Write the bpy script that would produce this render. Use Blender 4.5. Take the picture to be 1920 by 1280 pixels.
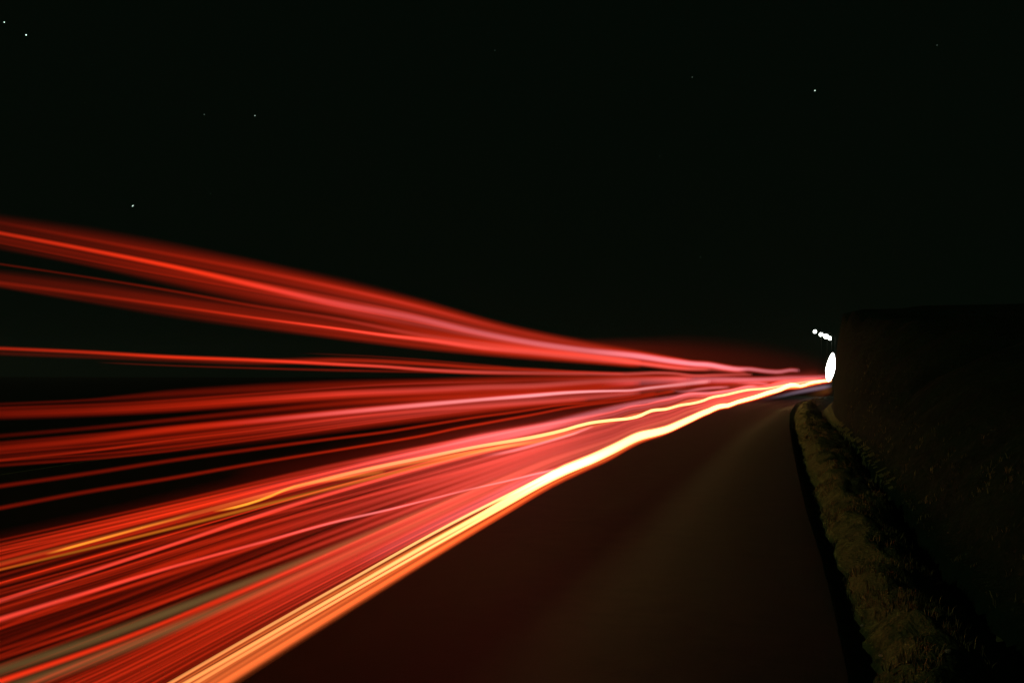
import bpy, bmesh, math, random
from mathutils import Vector, noise

for o in list(bpy.data.objects):
    bpy.data.objects.remove(o, do_unlink=True)
sc = bpy.context.scene
COL = sc.collection

# ------------------------------------------------------------------ camera
W0, H0, FPX = 1920.0, 1280.0, 1867.0        # picture frame and focal length in its pixels
VPX, HORY = 1557.0, 700.0                   # where the straight road runs to
CAMH = 2.2
pitch = math.atan((HORY - H0 / 2) / FPX)
yaw = math.atan((VPX - W0 / 2) * math.cos(pitch) / FPX)
cam_d = bpy.data.cameras.new("camera")
cam = bpy.data.objects.new("camera", cam_d)
COL.objects.link(cam)
cam.location = (0, 0, CAMH)
cam.rotation_euler = (math.pi / 2 + pitch, 0, yaw)
cam_d.sensor_width = 36.0
cam_d.lens = 36.0 * FPX / W0
cam_d.clip_start = 0.05
cam_d.clip_end = 6000
sc.camera = cam

# ------------------------------------------------------------------ night sky
w = bpy.data.worlds.new("World")
sc.world = w
w.use_nodes = True
nt = w.node_tree
nt.nodes.clear()
sky = nt.nodes.new("ShaderNodeTexSky")
sky.sky_type = 'NISHITA'
sky.sun_disc = False
sky.sun_elevation = math.radians(-3.5)
sky.sun_rotation = math.radians(200)
tint = nt.nodes.new("ShaderNodeMixRGB")
tint.blend_type = 'MIX'
tint.inputs[0].default_value = 0.985
tint.inputs[2].default_value = (0.0095, 0.026, 0.0125, 1)
bg = nt.nodes.new("ShaderNodeBackground")
bg.inputs[1].default_value = 0.09
wo = nt.nodes.new("ShaderNodeOutputWorld")
nt.links.new(sky.outputs[0], tint.inputs[1])
nt.links.new(tint.outputs[0], bg.inputs[0])
nt.links.new(bg.outputs[0], wo.inputs[0])

fill_sun_d = bpy.data.lights.new("verge_fill", 'SUN')  # added fill light to brighten verge and road; no moon in view
fill_sun_d.energy = 0.16
fill_sun_d.angle = math.radians(0.6)
fill_sun_d.color = (1, .97, .55)
fill_sun = bpy.data.objects.new("verge_fill", fill_sun_d)
COL.objects.link(fill_sun)
fill_sun.rotation_euler = Vector((.86, .22, -.50)).to_track_quat('-Z', 'Y').to_euler()

sc.view_settings.view_transform = 'Standard'
sc.view_settings.look = 'None'
sc.view_settings.gamma = 1
sc.view_settings.exposure = 0
sc.view_settings.use_curve_mapping = False
sc.render.engine = 'CYCLES'
sc.cycles.transparent_max_bounces = 160
sc.cycles.max_bounces = 4
sc.cycles.diffuse_bounces = 2
sc.cycles.glossy_bounces = 2
sc.cycles.volume_bounces = 0
sc.cycles.use_denoising = True
sc.cycles.sample_clamp_indirect = 4
try:
    sc.cycles.pixel_filter_type = 'BLACKMAN_HARRIS'
    sc.cycles.filter_width = 1.3
except Exception:
    pass

# ------------------------------------------------------------------ helpers
def tag(o, label=None, cat=None, group=None, kind=None):
    if label: o['label'] = label
    if cat: o['category'] = cat
    if group: o['group'] = group
    if kind: o['kind'] = kind
    return o

def link_mesh(name, verts, faces, mat, parent=None, smooth=True, cols=None):
    me = bpy.data.meshes.new(name)
    me.from_pydata(verts, [], faces)
    me.update()
    if cols is not None:
        at = me.attributes.new("glow", 'FLOAT_COLOR', 'POINT')
        flat = []
        for c in cols:
            flat += [c[0], c[1], c[2], 1.0]
        at.data.foreach_set("color", flat)
    if smooth:
        me.polygons.foreach_set("use_smooth", [True] * len(me.polygons))
    me.materials.append(mat)
    o = bpy.data.objects.new(name, me)
    COL.objects.link(o)
    if parent: o.parent = parent
    return o

def bm_obj(name, bm, mat, parent=None, smooth=True):
    me = bpy.data.meshes.new(name)
    bm.to_mesh(me); bm.free()
    if smooth:
        me.polygons.foreach_set("use_smooth", [True] * len(me.polygons))
    me.materials.append(mat)
    o = bpy.data.objects.new(name, me)
    COL.objects.link(o)
    if parent: o.parent = parent
    return o

def cubic(knots):
    """smooth non-uniform interpolation through (x, v0, v1 ...) knots; linear outside"""
    ks = sorted(knots)
    n = len(ks); m = len(ks[0])
    def slope(i, j):
        if i == 0: return (ks[1][j] - ks[0][j]) / (ks[1][0] - ks[0][0])
        if i == n - 1: return (ks[-1][j] - ks[-2][j]) / (ks[-1][0] - ks[-2][0])
        h0 = ks[i][0] - ks[i-1][0]; h1 = ks[i+1][0] - ks[i][0]
        s0 = (ks[i][j] - ks[i-1][j]) / h0; s1 = (ks[i+1][j] - ks[i][j]) / h1
        return (s0 * h1 + s1 * h0) / (h0 + h1)
    S = [[slope(i, j) for j in range(m)] for i in range(n)]
    def f(x):
        if x <= ks[0][0]:
            return [ks[0][j] + S[0][j] * (x - ks[0][0]) for j in range(1, m)]
        if x >= ks[-1][0]:
            return [ks[-1][j] + S[-1][j] * (x - ks[-1][0]) for j in range(1, m)]
        i = 0
        while x > ks[i+1][0]: i += 1
        h = ks[i+1][0] - ks[i][0]; t = (x - ks[i][0]) / h
        a = 2*t**3 - 3*t*t + 1; b = t**3 - 2*t*t + t; c = -2*t**3 + 3*t*t; d = t**3 - t*t
        return [a*ks[i][j] + b*h*S[i][j] + c*ks[i+1][j] + d*h*S[i+1][j] for j in range(1, m)]
    return f

def lin(knots):
    ks = sorted(knots)
    def f(x):
        if x <= ks[0][0]: return ks[0][1]
        if x >= ks[-1][0]: return ks[-1][1]
        for a, b in zip(ks, ks[1:]):
            if x <= b[0]:
                return a[1] + (b[1]-a[1]) * (x-a[0]) / (b[0]-a[0])
    return f

def sstep(a, b, x):
    t = min(1, max(0, (x-a)/(b-a)))
    return t*t*(3-2*t)

cs, sn = math.cos(yaw), math.sin(yaw)
cp, sp = math.cos(pitch), math.sin(pitch)
FWD = Vector((-sn*cp, cs*cp, sp)); RGT = Vector((cs, sn, 0)); UPV = RGT.cross(FWD)
def ray(px, py):
    return FWD + RGT*((px-W0/2)/FPX) + UPV*((H0/2-py)/FPX)
def at(px, py, Y):
    d = ray(px, py)
    return Vector((0, 0, CAMH)) + d*(Y/d.y)

# ------------------------------------------------------------------ materials
def mat_base(name):
    m = bpy.data.materials.new(name); m.use_nodes = True
    n = m.node_tree; n.nodes.clear()
    return m, n, n.nodes.new("ShaderNodeOutputMaterial")

def noise_mat(name, c1, c2, scale, rough, bump=0.3, bscale=None, dist=0.02, spec=0.3, c3=None, scale3=1.0):
    m, n, out = mat_base(name)
    L = n.links.new
    b = n.nodes.new("ShaderNodeBsdfPrincipled")
    tc = n.nodes.new("ShaderNodeTexCoord")
    t = n.nodes.new("ShaderNodeTexNoise"); t.inputs["Scale"].default_value = scale
    t.inputs["Detail"].default_value = 6; t.inputs["Roughness"].default_value = 0.65
    r = n.nodes.new("ShaderNodeValToRGB")
    r.color_ramp.elements[0].position = 0.33; r.color_ramp.elements[1].position = 0.68
    r.color_ramp.elements[0].color = (*c1, 1); r.color_ramp.elements[1].color = (*c2, 1)
    L(tc.outputs["Object"], t.inputs["Vector"]); L(t.outputs["Fac"], r.inputs[0])
    col = r.outputs[0]
    if c3:
        t3 = n.nodes.new("ShaderNodeTexNoise"); t3.inputs["Scale"].default_value = scale3
        t3.inputs["Detail"].default_value = 4
        r3 = n.nodes.new("ShaderNodeValToRGB")
        r3.color_ramp.elements[0].position = 0.45; r3.color_ramp.elements[1].position = 0.62
        L(tc.outputs["Object"], t3.inputs["Vector"]); L(t3.outputs["Fac"], r3.inputs[0])
        mx = n.nodes.new("ShaderNodeMixRGB"); L(r3.outputs[0], mx.inputs[0]); L(col, mx.inputs[1])
        mx.inputs[2].default_value = (*c3, 1); col = mx.outputs[0]
    L(col, b.inputs["Base Color"])
    b.inputs["Roughness"].default_value = rough
    b.inputs["Specular IOR Level"].default_value = spec
    t2 = n.nodes.new("ShaderNodeTexNoise"); t2.inputs["Scale"].default_value = bscale or scale*3
    t2.inputs["Detail"].default_value = 5
    L(tc.outputs["Object"], t2.inputs["Vector"])
    bp = n.nodes.new("ShaderNodeBump"); bp.inputs["Strength"].default_value = bump
    bp.inputs["Distance"].default_value = dist
    L(t2.outputs["Fac"], bp.inputs["Height"]); L(bp.outputs[0], b.inputs["Normal"])
    L(b.outputs[0], out.inputs[0])
    return m

M_ROAD = noise_mat("asphalt", (.010,.018,.008), (.024,.034,.016), 3.2, .62, .6, 70, .008, .14, (.018,.028,.014), .35)
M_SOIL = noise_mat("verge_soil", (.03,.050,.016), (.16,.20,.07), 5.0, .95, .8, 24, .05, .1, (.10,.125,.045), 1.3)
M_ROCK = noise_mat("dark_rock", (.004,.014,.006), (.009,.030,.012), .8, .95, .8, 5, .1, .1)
M_GRASS = noise_mat("dry_grass", (.09,.11,.04), (.24,.23,.10), 3.0, .9, .1, 10, .01, .1)
M_STONE = noise_mat("pale_stone", (.22,.22,.16), (.38,.36,.26), 9, .9, .5, 30, .01, .2)
M_STEEL = noise_mat("grey_steel", (.04,.045,.045), (.07,.075,.07), 4, .5, .1, 30, .002, .5)

def emit_mat(name, col, s, sampling='AUTO'):
    m, n, out = mat_base(name)
    e = n.nodes.new("ShaderNodeEmission"); e.inputs[0].default_value = (*col, 1); e.inputs[1].default_value = s
    n.links.new(e.outputs[0], out.inputs[0])
    m.cycles.emission_sampling = sampling
    return m

def trail_mat(name, sampling, gain=1.0):
    """glowing, see-through streak of light: light adds up, nothing is blocked"""
    m, n, out = mat_base(name)
    a = n.nodes.new("ShaderNodeAttribute"); a.attribute_name = "glow"
    e = n.nodes.new("ShaderNodeEmission"); e.inputs[1].default_value = gain
    t = n.nodes.new("ShaderNodeBsdfTransparent"); ad = n.nodes.new("ShaderNodeAddShader")
    n.links.new(a.outputs["Color"], e.inputs[0])
    n.links.new(e.outputs[0], ad.inputs[0]); n.links.new(t.outputs[0], ad.inputs[1])
    n.links.new(ad.outputs[0], out.inputs[0])
    m.cycles.emission_sampling = sampling
    return m
M_TRAIL = trail_mat("trail_light", 'NONE')
M_TRAIL_KEY = trail_mat("bright_trail_light", 'NONE')

# ------------------------------------------------------------------ the ground and the road
def zr(Y):                                    # the road climbs gently away from the camera
    return 0.45*sstep(5, 32, Y) - 0.06*math.sin((Y-32)/14.0)*sstep(30, 50, Y)*(1-sstep(80, 120, Y))

def ground_y(px, py, dz=0.0):                 # distance at which the sight line meets the road's level
    d = ray(px, py); Y = 3.0
    while Y < 300:
        z = CAMH + d.z*Y/d.y
        if z <= zr(Y) + dz: return Y
        Y += 0.1
    return 300
def ground_pt(px, py, dz=0.0):
    Y = ground_y(px, py, dz); return Y, at(px, py, Y).x

edge_px = [(1600,1330),(1583,1240),(1560,1130),(1538,1040),(1512,960),(1498,900),(1486,840),(1480,800),(1481,775),(1492,757)]
crest_px = [(1830,1330),(1800,1240),(1745,1130),(1690,1040),(1652,960),(1615,900),(1580,840),(1550,800),(1530,775),(1522,757)]
toe_px  = [(2150,1330),(2030,1200),(1860,1090),(1745,1000),(1690,925),(1650,890),(1610,850),(1572,808),(1556,778),(1551,760)]
EK = [ground_pt(*p) for p in edge_px]; CK = [ground_pt(*p) for p in crest_px]; TK = [ground_pt(*p) for p in toe_px]
def ext(K, far):
    s = (K[1][1]-K[0][1])/(K[1][0]-K[0][0])
    return [(-40, K[0][1] - 0.05*s*40 + .4)] + K + far
yl = EK[-1][0]
E = lin(ext(EK, [(yl+5, EK[-1][1]+.1), (yl+12, -.35), (yl+18, .9), (yl+28, 6), (yl+50, 24), (yl+90, 70), (700, 900)]))
Cc = lin(ext(CK, [(yl+5, -.9), (yl+12, .0), (yl+18, 1.3), (yl+28, 6.5), (yl+50, 25), (yl+90, 71), (700, 902)]))
TT = lin(ext(TK, [(yl+5, -.02), (yl+10, .3), (yl+13, .75), (yl+18, 1.9), (yl+28, 7.4), (yl+50, 26.5), (yl+90, 73), (700, 905)]))

rows = [-30,-20,-12,-6,-2,0,1,2,3]
y = 3.0
while y < 130:
    y += max(.07, y*0.011); rows.append(y)
rows += [140,155,175,200,240,300,380,460]

def nz(x, y, z=0.0): return noise.noise(Vector((x, y, z)))
verts, faces = [], []
ncol = None
for Y in rows:
    e, c, t = E(Y), max(Cc(Y), E(Y)+.25), 0
    t = max(TT(Y), c+.45)
    base = zr(Y)
    r = []
    for X in (-460, -200, -80, -40, -22, -16.5, -16, -12, -8, -5, -3.4):
        r.append((X if X < e-1 else e-1, base - (.15 if X < -16.2 else 0)))
    r[-1] = (e-.9, base); r.append((e-.4, base)); r.append((e-.02, base-.004))
    wv = 0.06*nz(3.1, Y*1.3) + .035*nz(1.7, Y*5)
    gd = -.17 - .04*nz(9.2, Y*1.1)
    r.append((e+.02, base-.05)); r.append((e+.07+wv, base+gd)); r.append((e+.16+wv, base+gd-.02))
    wid = (c-(e+.16))*(1.22 + .22*nz(2, Y*.55) + .12*nz(8, Y*1.9))
    N = 20                                     # the rough berm
    for k in range(1, N+1):
        u = k/N
        X = e+.16+wid*u
        h = gd + (.17+.15)*math.sin(min(1, u*1.9)*math.pi/2)
        a = min(1, Y*.02+.35)
        h += .14*nz(X*1.6, Y*1.6, 4) + .13*(.28-abs(nz(X*2.5+Y*.8, Y*3.4))) + .06*nz(X*5, Y*11) + .035*nz(X*11, Y*22, 2)
        h -= .10*sstep(0, .8, nz(X*.6, Y*.8, 21)*2)
        if u > .25: h -= (u-.25)**2*.5
        r.append((X + .03*nz(X*4, Y*4, 8), base + h))
    hc = r[-1][1]
    dep = base - .55
    for u in (.12, .3, .5, .7, .88, 1.0):      # the ditch
        X = e+.16+wid+(t-e-.16-wid)*u
        h = hc + (dep-hc)*sstep(0, .5, u) if u < .5 else dep + (base-.12-dep)*sstep(.45, 1.05, u)
        r.append((X, h + .04*nz(X*3, Y*3, 7)))
    # the cut slope: low and leaning near the camera, a steep rock face at the bend
    k = sstep(18, 55, Y)
    top = 2.2 + 2.5*k + .5*nz(4, Y*.35) + .25*nz(5, Y*1.3) + .1*nz(6, Y*4)
    prof = [(.03,.06),(.06,.14),(.1,.22),(.16,.32),(.24,.42),(.34,.55),(.48,.7),(.7,.85),(1,1)]
    runw = 3.6*(1-k) + .5*k
    r.append((t+.08, r[-1][1]+.04)); r.append((t+.2, r[-1][1]+.07))
    t = max(t+.2, (.0024*Y+.02)*k)
    hb = r[-1][1]
    for (a, b) in prof:
        rx = t + runw*a
        rz = hb + top*b
        n_ = abs(.09*nz(3, Y*1.5, rz*1.3) + .04*nz(7, Y*5, rz*4))*(1.0-.6*k)
        r.append((rx + n_, rz + .05*nz(rx*3, Y*3, 3)))
    tx, tz = r[-1]
    for X in (1, 3, 8, 20, 50, 120, 300, 460):
        r.append((tx+X, tz + 1.5*sstep(0, 30, X) + .4*nz(X*.2, Y*.1)))
    ncol = len(r)
    for (X, z) in r: verts.append((X, Y, z))
for i in range(len(rows)-1):
    for j in range(ncol-1):
        a = i*ncol+j
        faces.append((a, a+1, a+ncol+1, a+ncol))
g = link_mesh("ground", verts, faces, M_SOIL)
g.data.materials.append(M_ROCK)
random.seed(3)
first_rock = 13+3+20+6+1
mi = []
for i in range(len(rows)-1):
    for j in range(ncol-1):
        mi.append(1 if (j >= first_rock-(0 if rows[i] > 18 + 22*random.random() else 4) or j < 6) else 0)  # near ditch and ridge turn dark in patches, painting the fall-off of light
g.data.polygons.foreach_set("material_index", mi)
tag(g, kind='structure')

rv, rf = [], []
rrows = [Y for Y in rows if Y <= 240]
for Y in rrows:
    e = E(Y); base = zr(Y)+.012
    lf = -15.8 if Y < 80 else -15.8 + 0.0045*(Y-80)**2*4
    for u in (0, .25, .5, .7, .85, .95, 1):
        X = lf + (e-lf)*u + (.012*nz(5, Y*4) if u == 1 else 0)
        rv.append((X, Y, base - (.01 if u == 1 else 0)))
    rv.append((rv[-1][0], Y, base-.01)); rv.append((rv[-2][0]+.005, Y, base-.09))
for i in range(len(rrows)-1):
    for j in range(8):
        if j == 6: continue
        a = i*9+j
        rf.append((a, a+1, a+10, a+9))
tag(link_mesh("road", rv, rf, M_ROAD), kind='structure')

# ------------------------------------------------------------------ rough grass on the berm and cut slope
random.seed(5)
def ground_h_lookup():
    import bisect
    def h(X, Y):
        i = max(0, min(len(rows)-2, bisect.bisect_right(rows, Y)-1))
        v0 = verts[i*ncol:(i+1)*ncol]
        best = v0[0][2]
        for a, b in zip(v0, v0[1:]):
            if a[0] <= X <= b[0] and b[0] > a[0]:
                return a[2] + (b[2]-a[2])*(X-a[0])/(b[0]-a[0])
        return best
    return h
GH = ground_h_lookup()
gv, gf = [], []
for k in range(6500):
    Y = 4.5 + 34*random.random()**1.6
    e, c, t = E(Y), Cc(Y), TT(Y)
    X = random.uniform(e+.12, c+.25) if random.random() < .8 else random.uniform(t-.1, t+1.2)
    if nz(X*1.6, Y*1.1, 11) < -.02: continue
    z = GH(X, Y)
    for b in range(5):
        a = random.uniform(0, 6.28); hh = random.uniform(.02, .09); l = random.uniform(.01, .08)
        w_ = random.uniform(.003, .007)
        x0, y0 = X+random.uniform(-.04,.04), Y+random.uniform(-.04,.04)
        dx, dy = math.cos(a), math.sin(a); i0 = len(gv)
        gv += [(x0-dy*w_, y0+dx*w_, z-.01), (x0+dy*w_, y0-dx*w_, z-.01),
               (x0+dx*l*.4-dy*w_*.7, y0+dy*l*.4+dx*w_*.7, z+hh*.7), (x0+dx*l*.4+dy*w_*.7, y0+dy*l*.4-dx*w_*.7, z+hh*.7),
               (x0+dx*l, y0+dy*l, z+hh)]
        gf += [(i0, i0+1, i0+3, i0+2), (i0+2, i0+3, i0+4)]
tag(link_mesh("grass", gv, gf, M_GRASS, smooth=False), "short dry grass scattered over the roadside berm", "grass", kind='stuff')

def stone(px, py, size, label, seed):
    Y, X = ground_pt(px, py, .0)
    bm = bmesh.new(); bmesh.ops.create_icosphere(bm, subdivisions=2, radius=size)
    for v in bm.verts:
        v.co *= 1 + .35*noise.noise(v.co*(1.2/size) + Vector((seed, 0, 0)))
        v.co.z *= .55
    o = bm_obj("stone", bm, M_STONE, smooth=False)
    o.location = (X, Y, GH(X, Y)+size*.25)
    tag(o, label, "stone", "stones on the roadside berm")
stone(1581, 888, .035, "small pale stone high on the berm, the farthest from the camera", 1)
stone(1617, 1152, .022, "thin pale stone alone halfway down the lit berm face", 2)
stone(1732, 1024, .04, "pale stone at the foot of the dark cut slope", 3)
stone(1758, 1030, .03, "smaller stone right beside the one at the foot of the cut slope", 4)
stone(1778, 1252, .03, "round stone in the near ditch by the bottom edge", 5)
stone(1652, 1216, .02, "little stone nearest the camera on top of the berm", 6)

# ------------------------------------------------------------------ far street lamps round the bend
M_LAMP = emit_mat("lamp_glow", (.93, 1, .88), 4)
def street_lamp(px, py, Y, r, label):
    p = at(px, py, Y)
    z0 = zr(Y)
    root = bpy.data.objects.new("street_lamp", None); COL.objects.link(root)
    root.location = (p.x+1.2, p.y, z0)
    tag(root, label, "street lamp", "street lamps along the road beyond the bend")
    H = p.z - z0
    bm = bmesh.new()
    bmesh.ops.create_cone(bm, cap_ends=True, segments=12, radius1=.11, radius2=.06, depth=H+.5)
    bmesh.ops.translate(bm, verts=bm.verts, vec=(0, 0, (H+.5)/2))
    bm_obj("pole", bm, M_STEEL, root)
    bm = bmesh.new()
    bmesh.ops.create_cone(bm, cap_ends=True, segments=8, radius1=.04, radius2=.04, depth=1.25)
    bmesh.ops.rotate(bm, verts=bm.verts, matrix=__import__('mathutils').Matrix.Rotation(math.radians(82), 3, 'Y'))
    bmesh.ops.translate(bm, verts=bm.verts, vec=(-.6, 0, H+r+.12))
    bm_obj("arm", bm, M_STEEL, root)
    bm = bmesh.new()
    bmesh.ops.create_uvsphere(bm, u_segments=24, v_segments=14, radius=r)
    bmesh.ops.translate(bm, verts=bm.verts, vec=(-1.2, 0, H))
    bm_obj("lamp_globe", bm, M_LAMP, root)
street_lamp(1528, 621.5, 200, .38, "greenish white street lamp set apart, leftmost and highest in the row")
street_lamp(1539.5, 627, 216, .46, "street lamp second from the left beyond the bend")
street_lamp(1549, 630.5, 233, .6, "large bright street lamp third from the left, touching the last one")
street_lamp(1556, 634, 250, .5, "rightmost and lowest street lamp next to the rock face")

# ------------------------------------------------------------------ headlights coming round the bend
M_HEAD = emit_mat("headlight_glow", (1, .95, .9), 9)
hp = at(1557.5, 688, 77)
bm = bmesh.new(); bmesh.ops.create_uvsphere(bm, u_segments=32, v_segments=20, radius=1)
for v in bm.verts:
    zz = v.co.z
    tap = 1 - .28*max(0, zz)
    v.co.x = v.co.x*.33*tap + .16*zz*1.0
    v.co.y *= .6
    v.co.z *= 1.06
o = bm_obj("headlight_glare", bm, M_HEAD)
o.location = hp
tag(o, "blinding white upright oval of oncoming headlights beside the rock face", "headlight")

# ------------------------------------------------------------------ the streaks of light
Tk = cubic([(0,1013),(320,941),(640,867),(960,803),(1120,775),(1200,757),(1260,744),(1300,736),(1360,731),(1400,724),(1450,717),(1500,711),(1556,707)])
Bk = cubic([(0,1556),(200,1440),(447,1280),(640,1157),(730,1100),(800,1056),(950,964),(1040,910),(1100,882),(1140,864),(1200,831),(1250,814),(1280,800),(1300,790),(1330,776),(1355,766),(1366,765),(1380,759),(1400,754),(1440,742),(1478,729),(1497,728),(1530,720),(1556,717)])
def yt(x, t):
    a, b = Tk(x)[0], Bk(x)[0]
    bump = (1.5*math.sin(x/16.0) + 1.1*math.sin(x/9.1+1))*sstep(1080, 1260, x)*(1 - .5*sstep(1400, 1550, x))
    return a + (b-a)*t + bump*(1-t)

C = dict(
    red=(1,.030,.006), hot=(1,.036,.008), pink=(1,.11,.085), pale=(1,.42,.44), rose=(1,.22,.25),
    orange=(1,.27,.045), gold=(1,.42,.03), amber=(1,.30,.02), salmon=(1,.07,.042), cream=(1,.80,.27), peach=(1,.38,.10), olive=(1,.74,.24),
    brown=(1,.28,.10), lilac=(.9,.72,1.0), flame=(1,.17,.035))

def profile(v):                               # brightness across the streak, |v| <= 1
    return max(0.0, math.exp(-3.2*v*v) - math.exp(-3.2)) / (1 - math.exp(-3.2))

NS = 9
VS = [-1 + 2*i/(NS-1) for i in range(NS)]
def lane_x(slope):
    """side distance of a lamp from its fall (or rise) in the picture"""
    if slope > .15: return max(-9.0, -1.35/slope)
    return -9.0
def streak_geo(kn, c0, c1, space='y', x_end=None):
    """kn: (x, y or t, half width, strength); returns verts, faces, colours"""
    f = cubic(kn)
    x0, x1 = kn[0][0], kn[-1][0]
    hs = lin([(k[0], k[2]) for k in kn]); st = lin([(k[0], k[3]) for k in kn])
    def yy(x):
        v = f(x)[0]
        return yt(x, v) if space == 't' else v
    xr = 0 if x0 <= 0 else x0
    X0 = lane_x((yy(xr)-HORY)/(VPX-xr)) if yy(xr) > HORY else -9.0
    xs = []
    x = x0 if x0 > 0 else -260
    while x < x1:
        xs.append(x); x += 22 if x < 1100 else 9
    xs.append(x1)
    V, F, K = [], [], []
    cl, cr = C[c0], C[c1]
    soft = {'cream':'hot','orange':'hot','peach':'flame','pink':'hot','pale':'hot','rose':'hot'}
    el, er = C[soft.get(c0, c0)], C[soft.get(c1, c1)]
    n = 2*(NS-1)
    def lane(Y): return X0 + (.0105*(Y-52)**2 if Y > 52 else 0)*(abs(X0)/3.6)**.5
    prevY = 0
    rings = []
    for x in xs:
        y = yy(x); d = ray(x, y)
        k = d.x/d.y
        # walk along the lane until it crosses the sight line
        Y = 1.0; 
        g = lambda Y: lane(Y) - k*Y
        step = .5
        while g(Y) < 0 and Y < 140: Y += step
        lo, hi = Y-step, Y
        for _ in range(16):
            mid = (lo+hi)/2
            if g(mid) < 0: lo = mid
            else: hi = mid
        Y = hi
        # keep the path moving forward
        Y = max(Y, prevY+.02); prevY = Y
        p = Vector((0,0,CAMH)) + d*(Y/d.y)
        dist = (p-Vector((0,0,CAMH))).dot(FWD)
        hw = max(.6, hs(x))*(1 - (.42 if space == 't' and c1 != 'cream' else (.22 if c1 == 'cream' else .12))*sstep(1000, 1220, x))*2.05*dist/FPX
        s = st(x)
        if c1 != 'cream': s *= 1 - (.62 if space == 't' else .45)*sstep(760, 1150, x)
        if x0 > 0 and (x-x0) < 60: s *= sstep(0, 60, x-x0)**.8
        if x > x1-7: s *= .55
        m = sstep(350, 1150, x)
        col = [cl[i]+(cr[i]-cl[i])*m for i in range(3)]
        ecol = [el[i]+(er[i]-el[i])*m for i in range(3)]
        rings.append((p, hw, s, (col, ecol)))
    if x0 <= 0:                                # carry on past the camera, parallel to the road
        p, hw, s, col = rings[0]
        q = rings[1][0]
        dr = (p-q); dr = dr/abs(dr.y)
        for b in (2.5, 12):
            pp = Vector((X0, p.y-b, p.z + dr.z*min(b, 2.5)))
            rings.insert(0, (pp, hw, s, col))
    for (p, hw, s, col) in rings:
        dp = hw*.35
        for v in VS:                           # near side going up
            w_ = math.sqrt(max(0, 1-v*v))
            V.append((p.x+dp*w_, p.y, p.z+hw*v)); q = profile(v); q = min(1, q*2.3) if c1 == 'cream' else q; e_ = q*s*.5; q = sstep(.12, .7, q)
            K.append([(b_+(a_-b_)*q)*e_ for a_, b_ in zip(*col)])
        for v in VS[-2:0:-1]:                  # far side coming down
            w_ = math.sqrt(max(0, 1-v*v))
            V.append((p.x-dp*w_, p.y, p.z+hw*v)); q = profile(v); q = min(1, q*2.3) if c1 == 'cream' else q; e_ = q*s*.5; q = sstep(.12, .7, q)
            K.append([(b_+(a_-b_)*q)*e_ for a_, b_ in zip(*col)])
    for i in range(len(rings)-1):
        for j in range(n):
            a = i*n+j; b = i*n+(j+1) % n
            F.append((a, b, b+n, a+n))
    return V, F, K

def streak(label, kn, c0, c1=None, space='y', key=False, group="red tail light trails over the road"):
    V, F, K = streak_geo(kn, c0, c1 or c0, space)
    o = link_mesh("light_trail", V, F, M_TRAIL_KEY if key else M_TRAIL, cols=K)
    tag(o, label, "light trail", group)
    return o

# --- the upper fan: lamps high on the far lane
UP = "high red light trails fanning out to the left"
streak("bright orange-red trail through the middle of the topmost band",
       [(0,437,3.0,.42),(160,467,3.2,.6),(320,499,3.6,.85),(480,535,4.5,.8),(640,571,6,.62),(760,592,5.5,.5),(900,624,5,.6),(1000,643,5,.8),(1100,657,5.5,1.1),(1200,668,6,2.2),(1260,677,5.5,2.6),(1300,682,5,2.6),(1330,684,5,2.6),(1360,689,4.8,2.4),(1385,692,4.5,2.0),(1400,691.5,4,1.3),(1440,696,4,1.1),(1460,697,4,1.1),(1485,693.5,3.6,.95),(1498,694.5,3.6,.7)],
       'hot', 'rose', group=UP)
streak("faint wide dark red veil along the top edge of the fan, spreading into painted air glow near the bend",
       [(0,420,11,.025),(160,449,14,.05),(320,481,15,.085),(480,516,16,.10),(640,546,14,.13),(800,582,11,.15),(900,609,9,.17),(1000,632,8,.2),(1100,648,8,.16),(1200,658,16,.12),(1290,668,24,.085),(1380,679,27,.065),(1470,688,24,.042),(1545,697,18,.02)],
       'red', 'hot', group=UP)  # right part broadened as painted air glow around the far trails
streak("red haze-thin trail riding above the bright topmost one",
       [(0,410,6,.007),(320,470,9,.04),(480,503,9,.1),(640,541,9,.17),(800,578,8,.22),(960,620,7,.25),(1100,647,6,.35),(1200,661,4,.4),(1290,676,3,.3)],
       'red', 'hot', group=UP)
streak("soft red trail just below the bright topmost one",
       [(0,449,6,.055),(160,480,8,.06),(320,514,9,.11),(480,549,9,.16),(640,580,7,.22),(800,609,6,.28),(900,630,5,.32),(1000,648,5,.36),(1100,664,4.5,.45),(1200,679,4.5,.7),(1280,690,4,.7),(1340,692,4,.6),(1400,699,3,.3)],
       'red', 'pink', group=UP)
streak("dim red trail at the lower rim of the topmost band",
       [(0,466,3,.01),(160,493,5,.012),(320,528,6,.04),(480,562,6,.075),(640,588,5,.12),(800,621,5,.3),(960,648,5,.5),(1100,667,4,.5),(1200,679,4,.5),(1290,688,4,.4)],
       'red', 'hot', group=UP)
streak("thread-thin red trail in the dark gap under the topmost band",
       [(0,495,1.8,.06),(160,519,1.8,.07),(320,545,2.2,.12),(480,574,2.4,.16),(640,599,3,.24),(800,630,4,.32),(960,651,4.5,.45),(1100,667,4,.5),(1200,677,4,.5)],
       'red', 'pink', group=UP)
streak("thin brilliant red trail along the second band of the fan",
       [(0,530,3,.1),(160,551,3,.15),(320,573,2.5,.22),(480,596,2.2,.42),(640,617,2.2,.95),(720,628,2.5,1.1),(800,637,3.5,.9),(900,651,4.5,.85),(1000,661,4.5,.75),(1100,672,4.5,.8),(1200,682,4,.95),(1290,691,4,.8),(1330,692,4,.5)],
       'hot', 'pink', group=UP)
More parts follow.
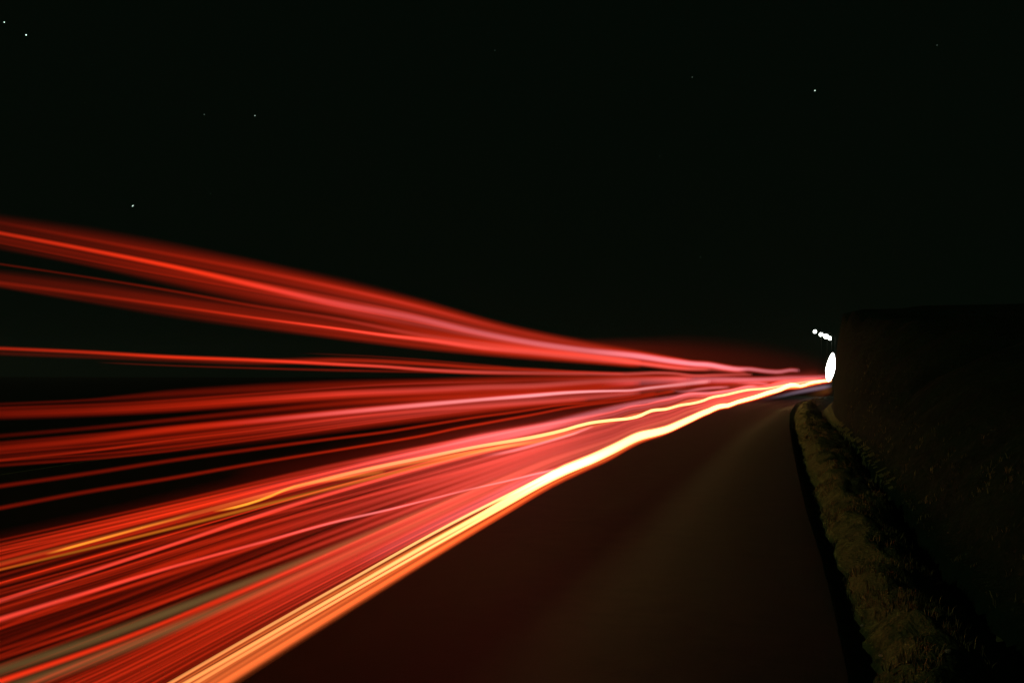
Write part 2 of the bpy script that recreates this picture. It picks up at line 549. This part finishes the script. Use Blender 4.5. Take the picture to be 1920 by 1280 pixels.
streak("broad dark red band wrapped round the second fan trail",
       [(0,520,9,.045),(160,541,10,.07),(320,566,11,.12),(480,590,12,.14),(640,614,13,.17),(800,636,11,.17),(900,650,9,.18),(1000,660,8,.2),(1100,670,7,.25),(1200,680,5,.3)],
       'red', 'hot', group=UP)
streak("dim red skirt hanging under the second fan band",
       [(0,534,4,.07),(160,560,5,.04),(320,586,6,.045),(480,608,6,.08),(640,629,5,.14),(800,649,5,.18),(960,664,5,.3),(1100,677,4,.4),(1200,686,4,.4)],
       'red', 'hot', group=UP)
streak("lone sharp red trail across the dark middle, nearly level",
       [(0,653,2.6,.33),(160,660,2.6,.45),(320,669,2.6,.75),(480,675,2.6,.75),(640,683,2.5,.95),(720,687,2.5,.8),(800,693,2.8,.7),(900,697.5,3.2,.65),(1000,699,3.2,.62),(1100,700,3.4,.7),(1170,701,3.4,.8),(1240,699,3.2,.95),(1265,700,3.2,.95),(1300,704,3.2,.95),(1340,703,3.2,.85),(1380,702,3.0,.75),(1410,702,2.8,.55)],
       'hot', 'pink', group=UP)
streak("dim red companion close below the lone level trail",
       [(0,662,3,.05),(160,668,3,.05),(320,673,4,.08),(480,678,4,.15),(640,675,3.5,.28),(800,682,3.2,.35),(900,689,3,.4),(1000,693,2.6,.42),(1100,698,2.4,.4),(1170,700,2,.3)],
       'red', 'hot', group=UP)
streak("hair-thin dark red trail just under the lone level one",
       [(180,679,1.4,.03),(320,685,1.4,.06),(480,690,1.6,.09),(640,694,2,.12),(800,697,2,.1),(960,701,2,.1),(1100,703,2,.15)],
       'red', 'red', group=UP)
streak("barely visible hair-thin trail above the lone level one",
       [(560,662,1.2,.015),(640,665,1.3,.04),(720,669,1.4,.05),(860,680,1.5,.1),(960,689,2,.1)],
       'red', 'red', group=UP)

# --- the middle fan
MID = "red light trails at lamp height in the middle"
streak("thin dark red trail at the top of the middle fan",
       [(0,757,2,.04),(160,750,2,.06),(320,738,5,.09),(480,729,6,.11),(640,722,6,.14),(800,717,5,.2),(960,712,5,.3),(1100,708,4,.4),(1200,706,4,.4),(1300,709,4,.4)],
       'red', 'hot', group=MID)
streak("broad red trail, the uppermost thick one of the middle fan",
       [(0,773,8,.1),(160,768,8,.12),(320,759,8,.22),(480,748,6,.36),(640,738,5,.62),(800,731,5,.5),(900,726,5,.6),(1000,723,5,.7),(1100,716,5,.75),(1200,711,5,.7),(1290,710,5,.7)],
       'red', 'pink', group=MID)
streak("dim red under-band of the uppermost thick middle trail",
       [(0,780,4,.04),(320,766,5,.08),(640,745,5,.2),(800,737,4,.25),(960,731,4,.3),(1100,722,4,.4),(1200,716,4,.4)],
       'red', 'hot', group=MID)
streak("thin dim red trail in the gap between the two thick middle ones",
       [(0,817,3,.045),(160,803,3,.06),(320,787,3.2,.11),(480,771,3.5,.13),(640,756,4,.2),(800,746,4.5,.35),(960,738,4.5,.45),(1100,728,4,.5),(1200,719,4,.5)],
       'red', 'hot', group=MID)
streak("thick bright red trail along the crown of the lower middle band",
       [(0,841,6,.17),(160,825,5.5,.24),(320,805,4.5,.42),(480,789,4,.5),(640,773,4,.68),(800,758,4,.85),(900,749,3.2,.9),(1000,741,3.4,1.4),(1060,736,3.0,1.5),(1110,733.5,2.6,1.6),(1150,732.5,2.4,1.5),(1185,731.5,2.6,1.2),(1210,728,3,1.1),(1240,724.5,3,1.0),(1280,720,4,.9),(1330,715,4,.8)],
       'red', 'pale', group=MID)
streak("thin sharp red trail beneath the crown of the lower middle band",
       [(0,862,2.3,.2),(160,846,2.0,.24),(320,825,1.8,.26),(480,806,1.8,.26),(640,785,2,.34),(800,769,2.5,.34),(960,757,4,.42),(1100,746,4,.5),(1200,736,4,.6)],
       'hot', 'pink', group=MID)
streak("soft dark red glow filling the lower middle band",
       [(0,852,6,.035),(160,838,10,.05),(320,820,15,.11),(480,802,16,.15),(640,783,15,.24),(800,766,13,.24),(960,751,10,.36),(1100,741,8,.36),(1200,731,7,.35),(1290,722,6,.35)],
       'red', 'pink', group=MID)
streak("faint red thread at the bottom of the lower middle band",
       [(0,872,3,.03),(160,858,3,.04),(320,838,4,.06),(480,820,4.5,.08),(640,800,6,.12),(800,781,6,.18),(960,763,5,.3),(1100,749,4,.3)],
       'red', 'hot', group=MID)
streak("upper of the two lone wavy red trails over the dark road",
       [(0,911,3,.12),(160,888,3,.13),(320,863,2.8,.15),(480,841,2.6,.17),(640,820,2.2,.26),(720,810,2.2,.28),(800,797,2.2,.3),(900,781,2.1,.36),(960,773,2.1,.4),(1000,767,2.1,.4),(1050,759,2,.4),(1100,755,2.2,.4),(1170,745,2.4,.4),(1230,736,2.4,.35)],
       'red', 'hot', group=MID)
streak("lower of the two lone wavy red trails over the dark road",
       [(0,952,3,.14),(160,922,3,.14),(320,896,2.8,.18),(480,868,2.5,.22),(640,842,2.1,.34),(720,829,2.1,.4),(800,815,2.1,.42),(860,802,2.1,.45),(900,795,2.1,.5),(960,784,2.1,.5),(1000,777,2.1,.5),(1060,765,2.1,.5),(1100,759,2.2,.5),(1170,750,2.4,.5),(1220,741,2.6,.5),(1265,733,3,.5)],
       'red', 'hot', group=MID)
streak("faint red film hovering between the wavy trails and the lower bundle",
       [(420,890,10,.01),(640,852,14,.018),(800,822,16,.03),(960,795,14,.045),(1100,765,12,.07),(1230,742,8,.1)],
       'red', 'red', group=MID)

# --- the knot of pink trails running into the bend
FAR = "pink light trails crowding into the bend"
streak("wide pink trail reaching towards the bend above the cream ones",
       [(1120,718,6,.2),(1200,716,7,.35),(1260,713,7,.5),(1300,712,6,.75),(1350,712,6,1.1),(1400,712,5,1.2),(1440,711,4.5,1.0),(1480,709,5,.8),(1520,708,4.5,.7),(1556,706,4,.8)],
       'pink', 'rose', group=FAR)
streak("soft red fill behind the pink knot before the bend",
       [(1000,745,12,.06),(1100,735,12,.12),(1200,725,12,.22),(1280,720,11,.4),(1360,718,9,.6),(1440,716,7,.6),(1500,713,6,.6),(1558,711,5,.8)],
       'hot', 'hot', group=FAR)
streak("short pink trail with a blunt end, hooked at its start",
       [(1255,729,3,.5),(1270,733.5,3,.9),(1285,733.5,3,.9),(1310,729.5,3,.9),(1340,726.5,3,.9),(1366,725.5,3,.7)],
       'pink', 'rose', group=FAR)
streak("long pink trail ending in a small knob below the hooked one",
       [(640,872,4,.08),(800,846,6,.25),(900,822,8,.55),(960,812,8,.7),(1000,804,7,.75),(1100,778,6,.8),(1200,755,5,.9),(1260,745,4,.95),(1300,738,3.5,1.0),(1350,735,3.2,.95),(1370,732,3.2,.95),(1390,727,3.2,.95),(1405,724.5,3.4,1.1),(1418,724,3.2,.7)],
       'hot', 'rose', group=FAR)
streak("stubby pink trail ending nearest the bend under the wide pink one",
       [(1370,717,3,.5),(1400,718.5,3,.8),(1420,718,3,.9),(1441,719.5,3,.7)],
       'pink', 'rose', group=FAR)
streak("pale lilac painted headlight reflection lying under the cream trail at the bend",
       [(1420,751,3,.05),(1460,743,2.8,.10),(1490,736,3.2,.2),(1520,730,3.6,.26),(1545,725.5,3.6,.26),(1558,723,3.2,.22)],
       'lilac', 'lilac', group=FAR)  # headlight shine on the road, painted as a glowing strip
streak("rusty orange strip at the very lip of the bend",
       [(1505,745,4,.02),(1530,738,6,.12),(1545,734,7,.2),(1557,730,6,.2)],
       'olive', 'orange', group=FAR)

# --- the lower bundle, in fractions of its spread
LOW = "light trails of the lower bundle"
def low(label, ts, hws, ss, c0, c1=None, key=False, xs=(0,320,640,960,1200,1400,1556), grp=LOW):
    return streak(label, list(zip(xs, ts, hws, ss)), c0, c1, 't', key, grp)
low("thin dark red outrider just above the lower bundle", (-.002,.0,.005,.02,.03,.1,.3),(1.8,2,3,3,3,2,2),(.12,.2,.3,.5,.5,.5,.5),'red','pink')
low("bright red trail along the upper rim of the lower bundle", (.034,.028,.05,.035,.03,.1,.3),(4,6,6,5,4,3,2),(.28,.42,.4,.4,.4,.5,.6),'hot','rose')
low("pinkish red trail second from the top of the lower bundle", (.06,.052,.085,.1,.1,.2,.4),(4,4.5,5,4,4,3,2),(.26,.40,.42,.4,.4,.5,.6),'hot','rose')
streak("short golden dash low on the left, rising to the right",
       [(84,1039,1.8,.95),(120,1029,2.0,.95),(200,1007,2.0,.7),(280,985,1.8,.42),(340,969,1.6,.2),(362,962,1.4,.04)], 'gold', 'gold', group="golden dashes in the lower bundle")
streak("curved golden dash left of centre, brightest of the two",
       [(398,958.5,1.6,.5),(430,953,2.0,1.3),(470,942.5,2.0,1.3),(510,928.5,2.0,1.1),(545,913.5,2.0,.6),(580,905,2.4,.3),(640,896,3,.3),(720,884,3,.2)], 'gold', 'orange', group="golden dashes in the lower bundle")
low("amber trail running under the golden dashes", (.1,.117,.148,.19,.24,.3,.4),(2,2.2,3.0,4,4,3,2),(.24,.42,.35,.6,.7,.6,.6),'amber','orange')
streak("cream and orange trail high in the lower bundle",
       [(0,1056,3,.08),(320,974,3,.14),(560,911,2.4,.35),(640,890,2.2,.5),(720,872,2.2,.6),(800,856,2.2,.6),(900,836,2.2,.8),(960,826,2.3,.95),(1000,819,2.3,1.0),(1050,808,2.3,1.1),(1100,794,2.3,1.3),(1150,787,2.3,1.5),(1180,784,2.4,1.6),(1200,779,2.8,1.7),(1220,770,2.6,1.6),(1250,766.5,2.3,1.5),(1275,759.5,2.3,1.4),(1300,755.6,2.2,1.5),(1318,751,2.2,1.5),(1330,746,2.2,1.5),(1360,740,2.1,1.4),(1400,731,2.1,1.3),(1440,727.5,1.8,1.0),(1475,721,1.6,.6),(1530,713,1.6,.3)],
       'orange', 'cream', group=LOW)
streak("orange sliver running just below the high cream trail",
       [(560,908,4,.2),(700,880,4.5,.4),(840,855,4,.6),(940,838,3.2,1.0),(1000,829,3,.9),(1060,816,2.6,.8),(1085,811,2.2,.25)], 'orange', 'orange', group=LOW)
streak("pale pink sliver with a tapering tip beside the orange one",
       [(900,856,3,.2),(960,845,3,.6),(1020,829,2.8,.8),(1080,811,2.6,.95),(1112,799,2.2,.4)], 'pink', 'pale', group=LOW)
low("long pink-red trail parting from the upper third of the bundle", (.208,.19,.178,.2,.26,.3,.4),(3,2.4,3.2,3.5,4,3,2),(.6,.85,.8,.7,.8,.7,.6),'salmon','pink')
low("dull red trail below the parting pink-red one", (.15,.155,.225,.27,.3,.35,.4),(3.5,4,2,3.5,4,3,2),(.22,.28,.22,.5,.6,.6,.6),'hot','pink')
low("red trail edging the upper dark slot of the bundle", (.235,.225,.262,.33,.36,.4,.45),(4,3.5,2.5,4,4,3,2),(.16,.28,.5,.6,.7,.6,.6),'hot','pink')
streak("brilliant pink trail crossing the bundle to meet the cream one",
       [(0,1160,4,.85),(160,1111,3,.8),(320,1063,2.4,.95),(480,1019,2.3,.8),(640,975,2.2,.95),(720,957,2.0,.9),(800,937,1.8,.6),(880,917,1.8,.4),(960,899,1.8,.75),(1000,889,2,.9),(1040,880,2.2,.9)],
       'salmon', 'pale', group=LOW)
low("red trail hugging the underside of the crossing pink one", (.285,.318,.36,.41,.45,.5,.5),(3.5,3,3,4,4,3,2),(.15,.3,.3,.5,.7,.6,.6),'hot','pink')
low("dim red trail above the central dark slot", (.302,.27,.31,.36,.4,.42,.45),(2.5,5,5,5,4,3,2),(.16,.3,.3,.5,.6,.6,.6),'red','pink')
low("dull crimson trail below the central dark slot", (.378,.405,.43,.46,.5,.5,.5),(3,3,4,4,4,3,2),(.14,.22,.32,.5,.6,.6,.6),'red','pink')
low("crimson trail midway down the lower bundle", (.403,.43,.475,.5,.52,.5,.5),(3,3.4,3.4,4,4,3,2),(.18,.4,.4,.6,.7,.6,.6),'hot','pink')
low("broad olive grey band, the upper of two in the lower left", (.447,.485,.535,.56,.6,.6,.6),(8,7,5,4,4,3,2),(.075,.10,.08,.05,.05,.1,.2),'olive','olive', grp="dull olive bands in the lower bundle")
low("strong red trail running between the two olive bands", (.485,.522,.56,.57,.6,.6,.6),(4.5,3.2,4,5,4,3,2),(.95,.7,.35,.5,.7,.6,.6),'hot','pink')
low("broad olive grey band, the lower of two in the lower left", (.52,.562,.61,.63,.65,.6,.6),(10,7,6,5,4,3,2),(.07,.10,.06,.04,.05,.1,.2),'olive','olive', grp="dull olive bands in the lower bundle")
low("wide soft rose band filling the lower middle of the bundle", (.58,.62,.6,.56,.6,.65,.6),(26,26,26,22,14,8,5),(.08,.12,.28,.34,.3,.3,.4),'hot','pink')
low("second wide soft rose band just above the orange edge", (.68,.71,.68,.67,.7,.7,.7),(26,26,22,12,8,5,3),(.12,.18,.26,.3,.35,.3,.4),'hot','pink')
streak("pale misty pink wedge opening left of the cream trail",
       [(660,1062,8,.08),(800,992,9,.2),(900,945,9,.38),(960,914,8,.55),(1010,892,6,.6),(1050,880,4,.3)], 'rose', 'rose', group=LOW)
# the dazzling lower edge
streak("dazzling cream trail along the lower edge of the bundle",
       [(0,1469,3.6,.6),(320,1295,3,.75),(640,1112,2.5,1.0),(800,1021,2.8,1.2),(900,966,3.2,1.6),(1000,909,4.6,2.2),(1060,879,6,2.6),(1100,864,6.8,2.8),(1150,841,7,2.6),(1200,817,7,2.6),(1230,810,6.2,2.6),(1250,804.5,5.8,2.6),(1280,791.5,5.4,2.6),(1300,782.5,5,2.6),(1318,774,4.6,2.6),(1330,769.5,4.4,2.6),(1344,763,4,2.8),(1355,760.5,3.8,2.8),(1366,759.5,3.4,2.8),(1380,754,3.2,2.8),(1400,748.5,3.3,2.8),(1420,743,3.3,2.7),(1440,736,3.5,2.7),(1462,730,3.7,2.7),(1478,723,3.8,2.7),(1488,721,3.4,2.6),(1497,723.5,2.6,2.4),(1508,722,2.4,2.3),(1520,717.5,2.4,2.3),(1535,715,2.5,2.3),(1558,712.5,2.8,2.5)],
       'peach', 'cream', key=True, group="cream and orange trails of the lower edge")
low("upper cream line of the dazzling lower edge", (.79,.80,.79,.775,.80,.81,.8),(2.8,2.4,1.9,2.0,3.2,3,2),(.55,.7,.9,1.2,1.8,.6,.01),'peach','cream', xs=(0,320,640,920,1040,1120,1180), grp="cream and orange trails of the lower edge")
low("lower cream line of the dazzling lower edge", (.88,.87,.875,.885,.875,.87,.87),(3.5,3,2,2.2,3.4,3,2),(.4,.5,.8,1.4,1.8,.6,.01),'peach','cream', xs=(0,320,640,920,1040,1120,1180), grp="cream and orange trails of the lower edge")
low("wide fiery orange band under the cream lines", (.91,.905,.905,.925,.93,.95,.95),(26,22,15,7,5,4,3),(.5,.52,.5,.5,.5,.4,.4),'flame','hot', grp="cream and orange trails of the lower edge")
low("thin orange-red rim at the very bottom of the bundle", (.955,.955,.955,.965,.975,.98,.98),(8,6,4,4,4,3,2),(.4,.45,.55,.7,.8,.7,.7),'flame','hot', grp="cream and orange trails of the lower edge")

# fine streaks too many to count, filling the bundle
random.seed(21)
def fine(label, t0, t1, count, s0, s1, w0, w1, c0, c1, gain_r=1.0):
    V, F, K = [], [], []
    for k in range(count):
        t = t0 + (t1-t0)*(k+random.random())/count
        dr = random.uniform(-.02, .02); s = s0 + (s1-s0)*random.random()**2; w_ = random.uniform(w0, w1)
        xs = (0, 200, 440, 700, 960, 1200, 1400, 1540)
        kn = []
        for i, x in enumerate(xs):
            tt = t + dr*math.sin(i*.9+k) * .6
            tt = min(.99, max(.01, tt))
            q = random.uniform(.6, 1.35)
            kn.append((x, tt, w_*(1 if x < 900 else 1.15), s*q*(gain_r if x > 800 else 1)))
        a, b, c = streak_geo(kn, c0, c1, 't')
        off = len(V); V += a; F += [tuple(i+off for i in f) for f in b]; K += c
    o = link_mesh("fine_light_streaks", V, F, M_TRAIL, cols=K)
    tag(o, label, "light streaks", None, 'stuff')
fine("fine red streaks packed into the upper third of the lower bundle", .01, .27, 30, .05, .3, 1.1, 2.8, 'hot', 'pink', 1.2)
fine("sparse dark red streaks in the middle of the lower bundle", .27, .47, 15, .03, .12, 1.6, 3.5, 'red', 'pink', 2.2)
fine("fine rose red streaks between the olive bands and the orange edge", .53, .79, 30, .05, .3, 1.1, 2.6, 'hot', 'pink', 1.2)
fine("fine orange streaks within the fiery lower edge", .80, .985, 18, .08, .5, 1.4, 2.6, 'flame', 'orange', 1.0)
def fine_band(label, top, bot, count, s0, s1, w0, w1, c0, c1):
    ft, fb = cubic(top), cubic(bot)
    V, F, K = [], [], []
    for k in range(count):
        t = (k+random.random())/count; w_ = random.uniform(w0, w1); s = s0+(s1-s0)*random.random()**2
        kn = []
        for x in (0, 240, 480, 720, 960, 1180):
            a, b = ft(x)[0], fb(x)[0]
            kn.append((x, a+(b-a)*(t+.02*math.sin(x*.004+k)), w_, s*(.25+.75*sstep(-200, 700, x))*random.uniform(.6, 1.3)*(1-.6*sstep(700, 1000, x))))
        a, b, c = streak_geo(kn, c0, c1)
        off = len(V); V += a; F += [tuple(i+off for i in f) for f in b]; K += c
    o = link_mesh("fine_light_streaks", V, F, M_TRAIL, cols=K)
    tag(o, label, "light streaks", None, 'stuff')
fine_band("fine red striations inside the topmost band", [(0,410),(320,470),(640,535),(960,616),(1200,664)], [(0,466),(320,530),(640,586),(960,645),(1200,686)], 12, .03, .22, 1.6, 3.6, 'red', 'pink')
fine_band("fine red striations inside the second band from the top", [(0,514),(320,558),(640,600),(960,650),(1200,678)], [(0,536),(320,588),(640,630),(960,665),(1200,688)], 6, .03, .14, 1.6, 3, 'red', 'pink')
fine_band("fine red striations inside the upper thick middle band", [(0,764),(320,750),(640,724),(960,714),(1200,706)], [(0,784),(320,770),(640,746),(960,732),(1200,716)], 5, .04, .16, 1.6, 3, 'red', 'pink')
fine_band("fine red striations inside the lower middle band", [(0,830),(320,800),(640,768),(960,743),(1200,723)], [(0,874),(320,848),(640,802),(960,762),(1200,744)], 9, .04, .2, 1.5, 3, 'red', 'pink')
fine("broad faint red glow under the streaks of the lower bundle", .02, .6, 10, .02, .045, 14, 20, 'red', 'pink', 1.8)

# ------------------------------------------------------------------ stars
def star(px, py, r, s, label, col=(.75, 1, .88), stretch=1.0):
    Y = 1500
    m = emit_mat("star_glow", col, s, 'NONE')
    bm = bmesh.new(); bmesh.ops.create_icosphere(bm, subdivisions=2, radius=r)
    for v in bm.verts:
        v.co.x *= stretch; v.co.z += (v.co.x*.6 if stretch > 1 else 0)
    o = bm_obj("star", bm, m); o.location = at(px, py, Y)
    tag(o, label, "star", "stars in the night sky")
star(8, 42, 1.3, 1.2, "bright star closest to the top left corner")
star(49, 66, 1.4, 1.4, "brightest star of the upper left, just right of the corner star")
star(172, 122, .8, .06, "very faint star below and right of the corner pair")
star(159, 193, .8, .05, "faint lone star left, about a third down the sky")
star(383, 215, .9, .2, "left star of the level pair in the left sky")
star(478, 217, 1.0, .5, "right star of the level pair in the left sky")
star(249, 386, 1.0, 1.1, "slightly drawn-out star just above the left end of the top trail", stretch=1.9)
star(395, 363, .8, .1, "faint star right of the drawn-out one above the trails")
star(134, 380, .8, .05, "dim star left of the drawn-out one above the trails")
star(1528, 170, 1.15, .9, "brightest star of the right half of the sky")
star(1298, 145, .85, .12, "faint star left of the brightest right-hand star")
star(1757, 85, .8, .08, "faint star near the top right")
star(1313, 482, .8, .12, "faint star low in the sky right of centre")
star(1237, 293, .8, .04, "very faint star high above the meeting trails")
star(928, 95, .8, .05, "very faint star near the top middle")

# ------------------------------------------------------------------ thin night mist
m, n, out = mat_base("night_mist")
pv = n.nodes.new("ShaderNodeVolumePrincipled")
pv.inputs["Color"].default_value = (.9, .92, .9, 1)
pv.inputs["Density"].default_value = .00022
pv.inputs["Anisotropy"].default_value = .35
n.links.new(pv.outputs[0], out.inputs["Volume"])
bm = bmesh.new(); bmesh.ops.create_cube(bm, size=1)
bmesh.ops.scale(bm, verts=bm.verts, vec=(1900, 560, 22)); bmesh.ops.translate(bm, verts=bm.verts, vec=(0, 225, 7.5))
hz = bm_obj("haze", bm, m, smooth=False)
tag(hz, "thin night mist over the road", "haze", kind='stuff')
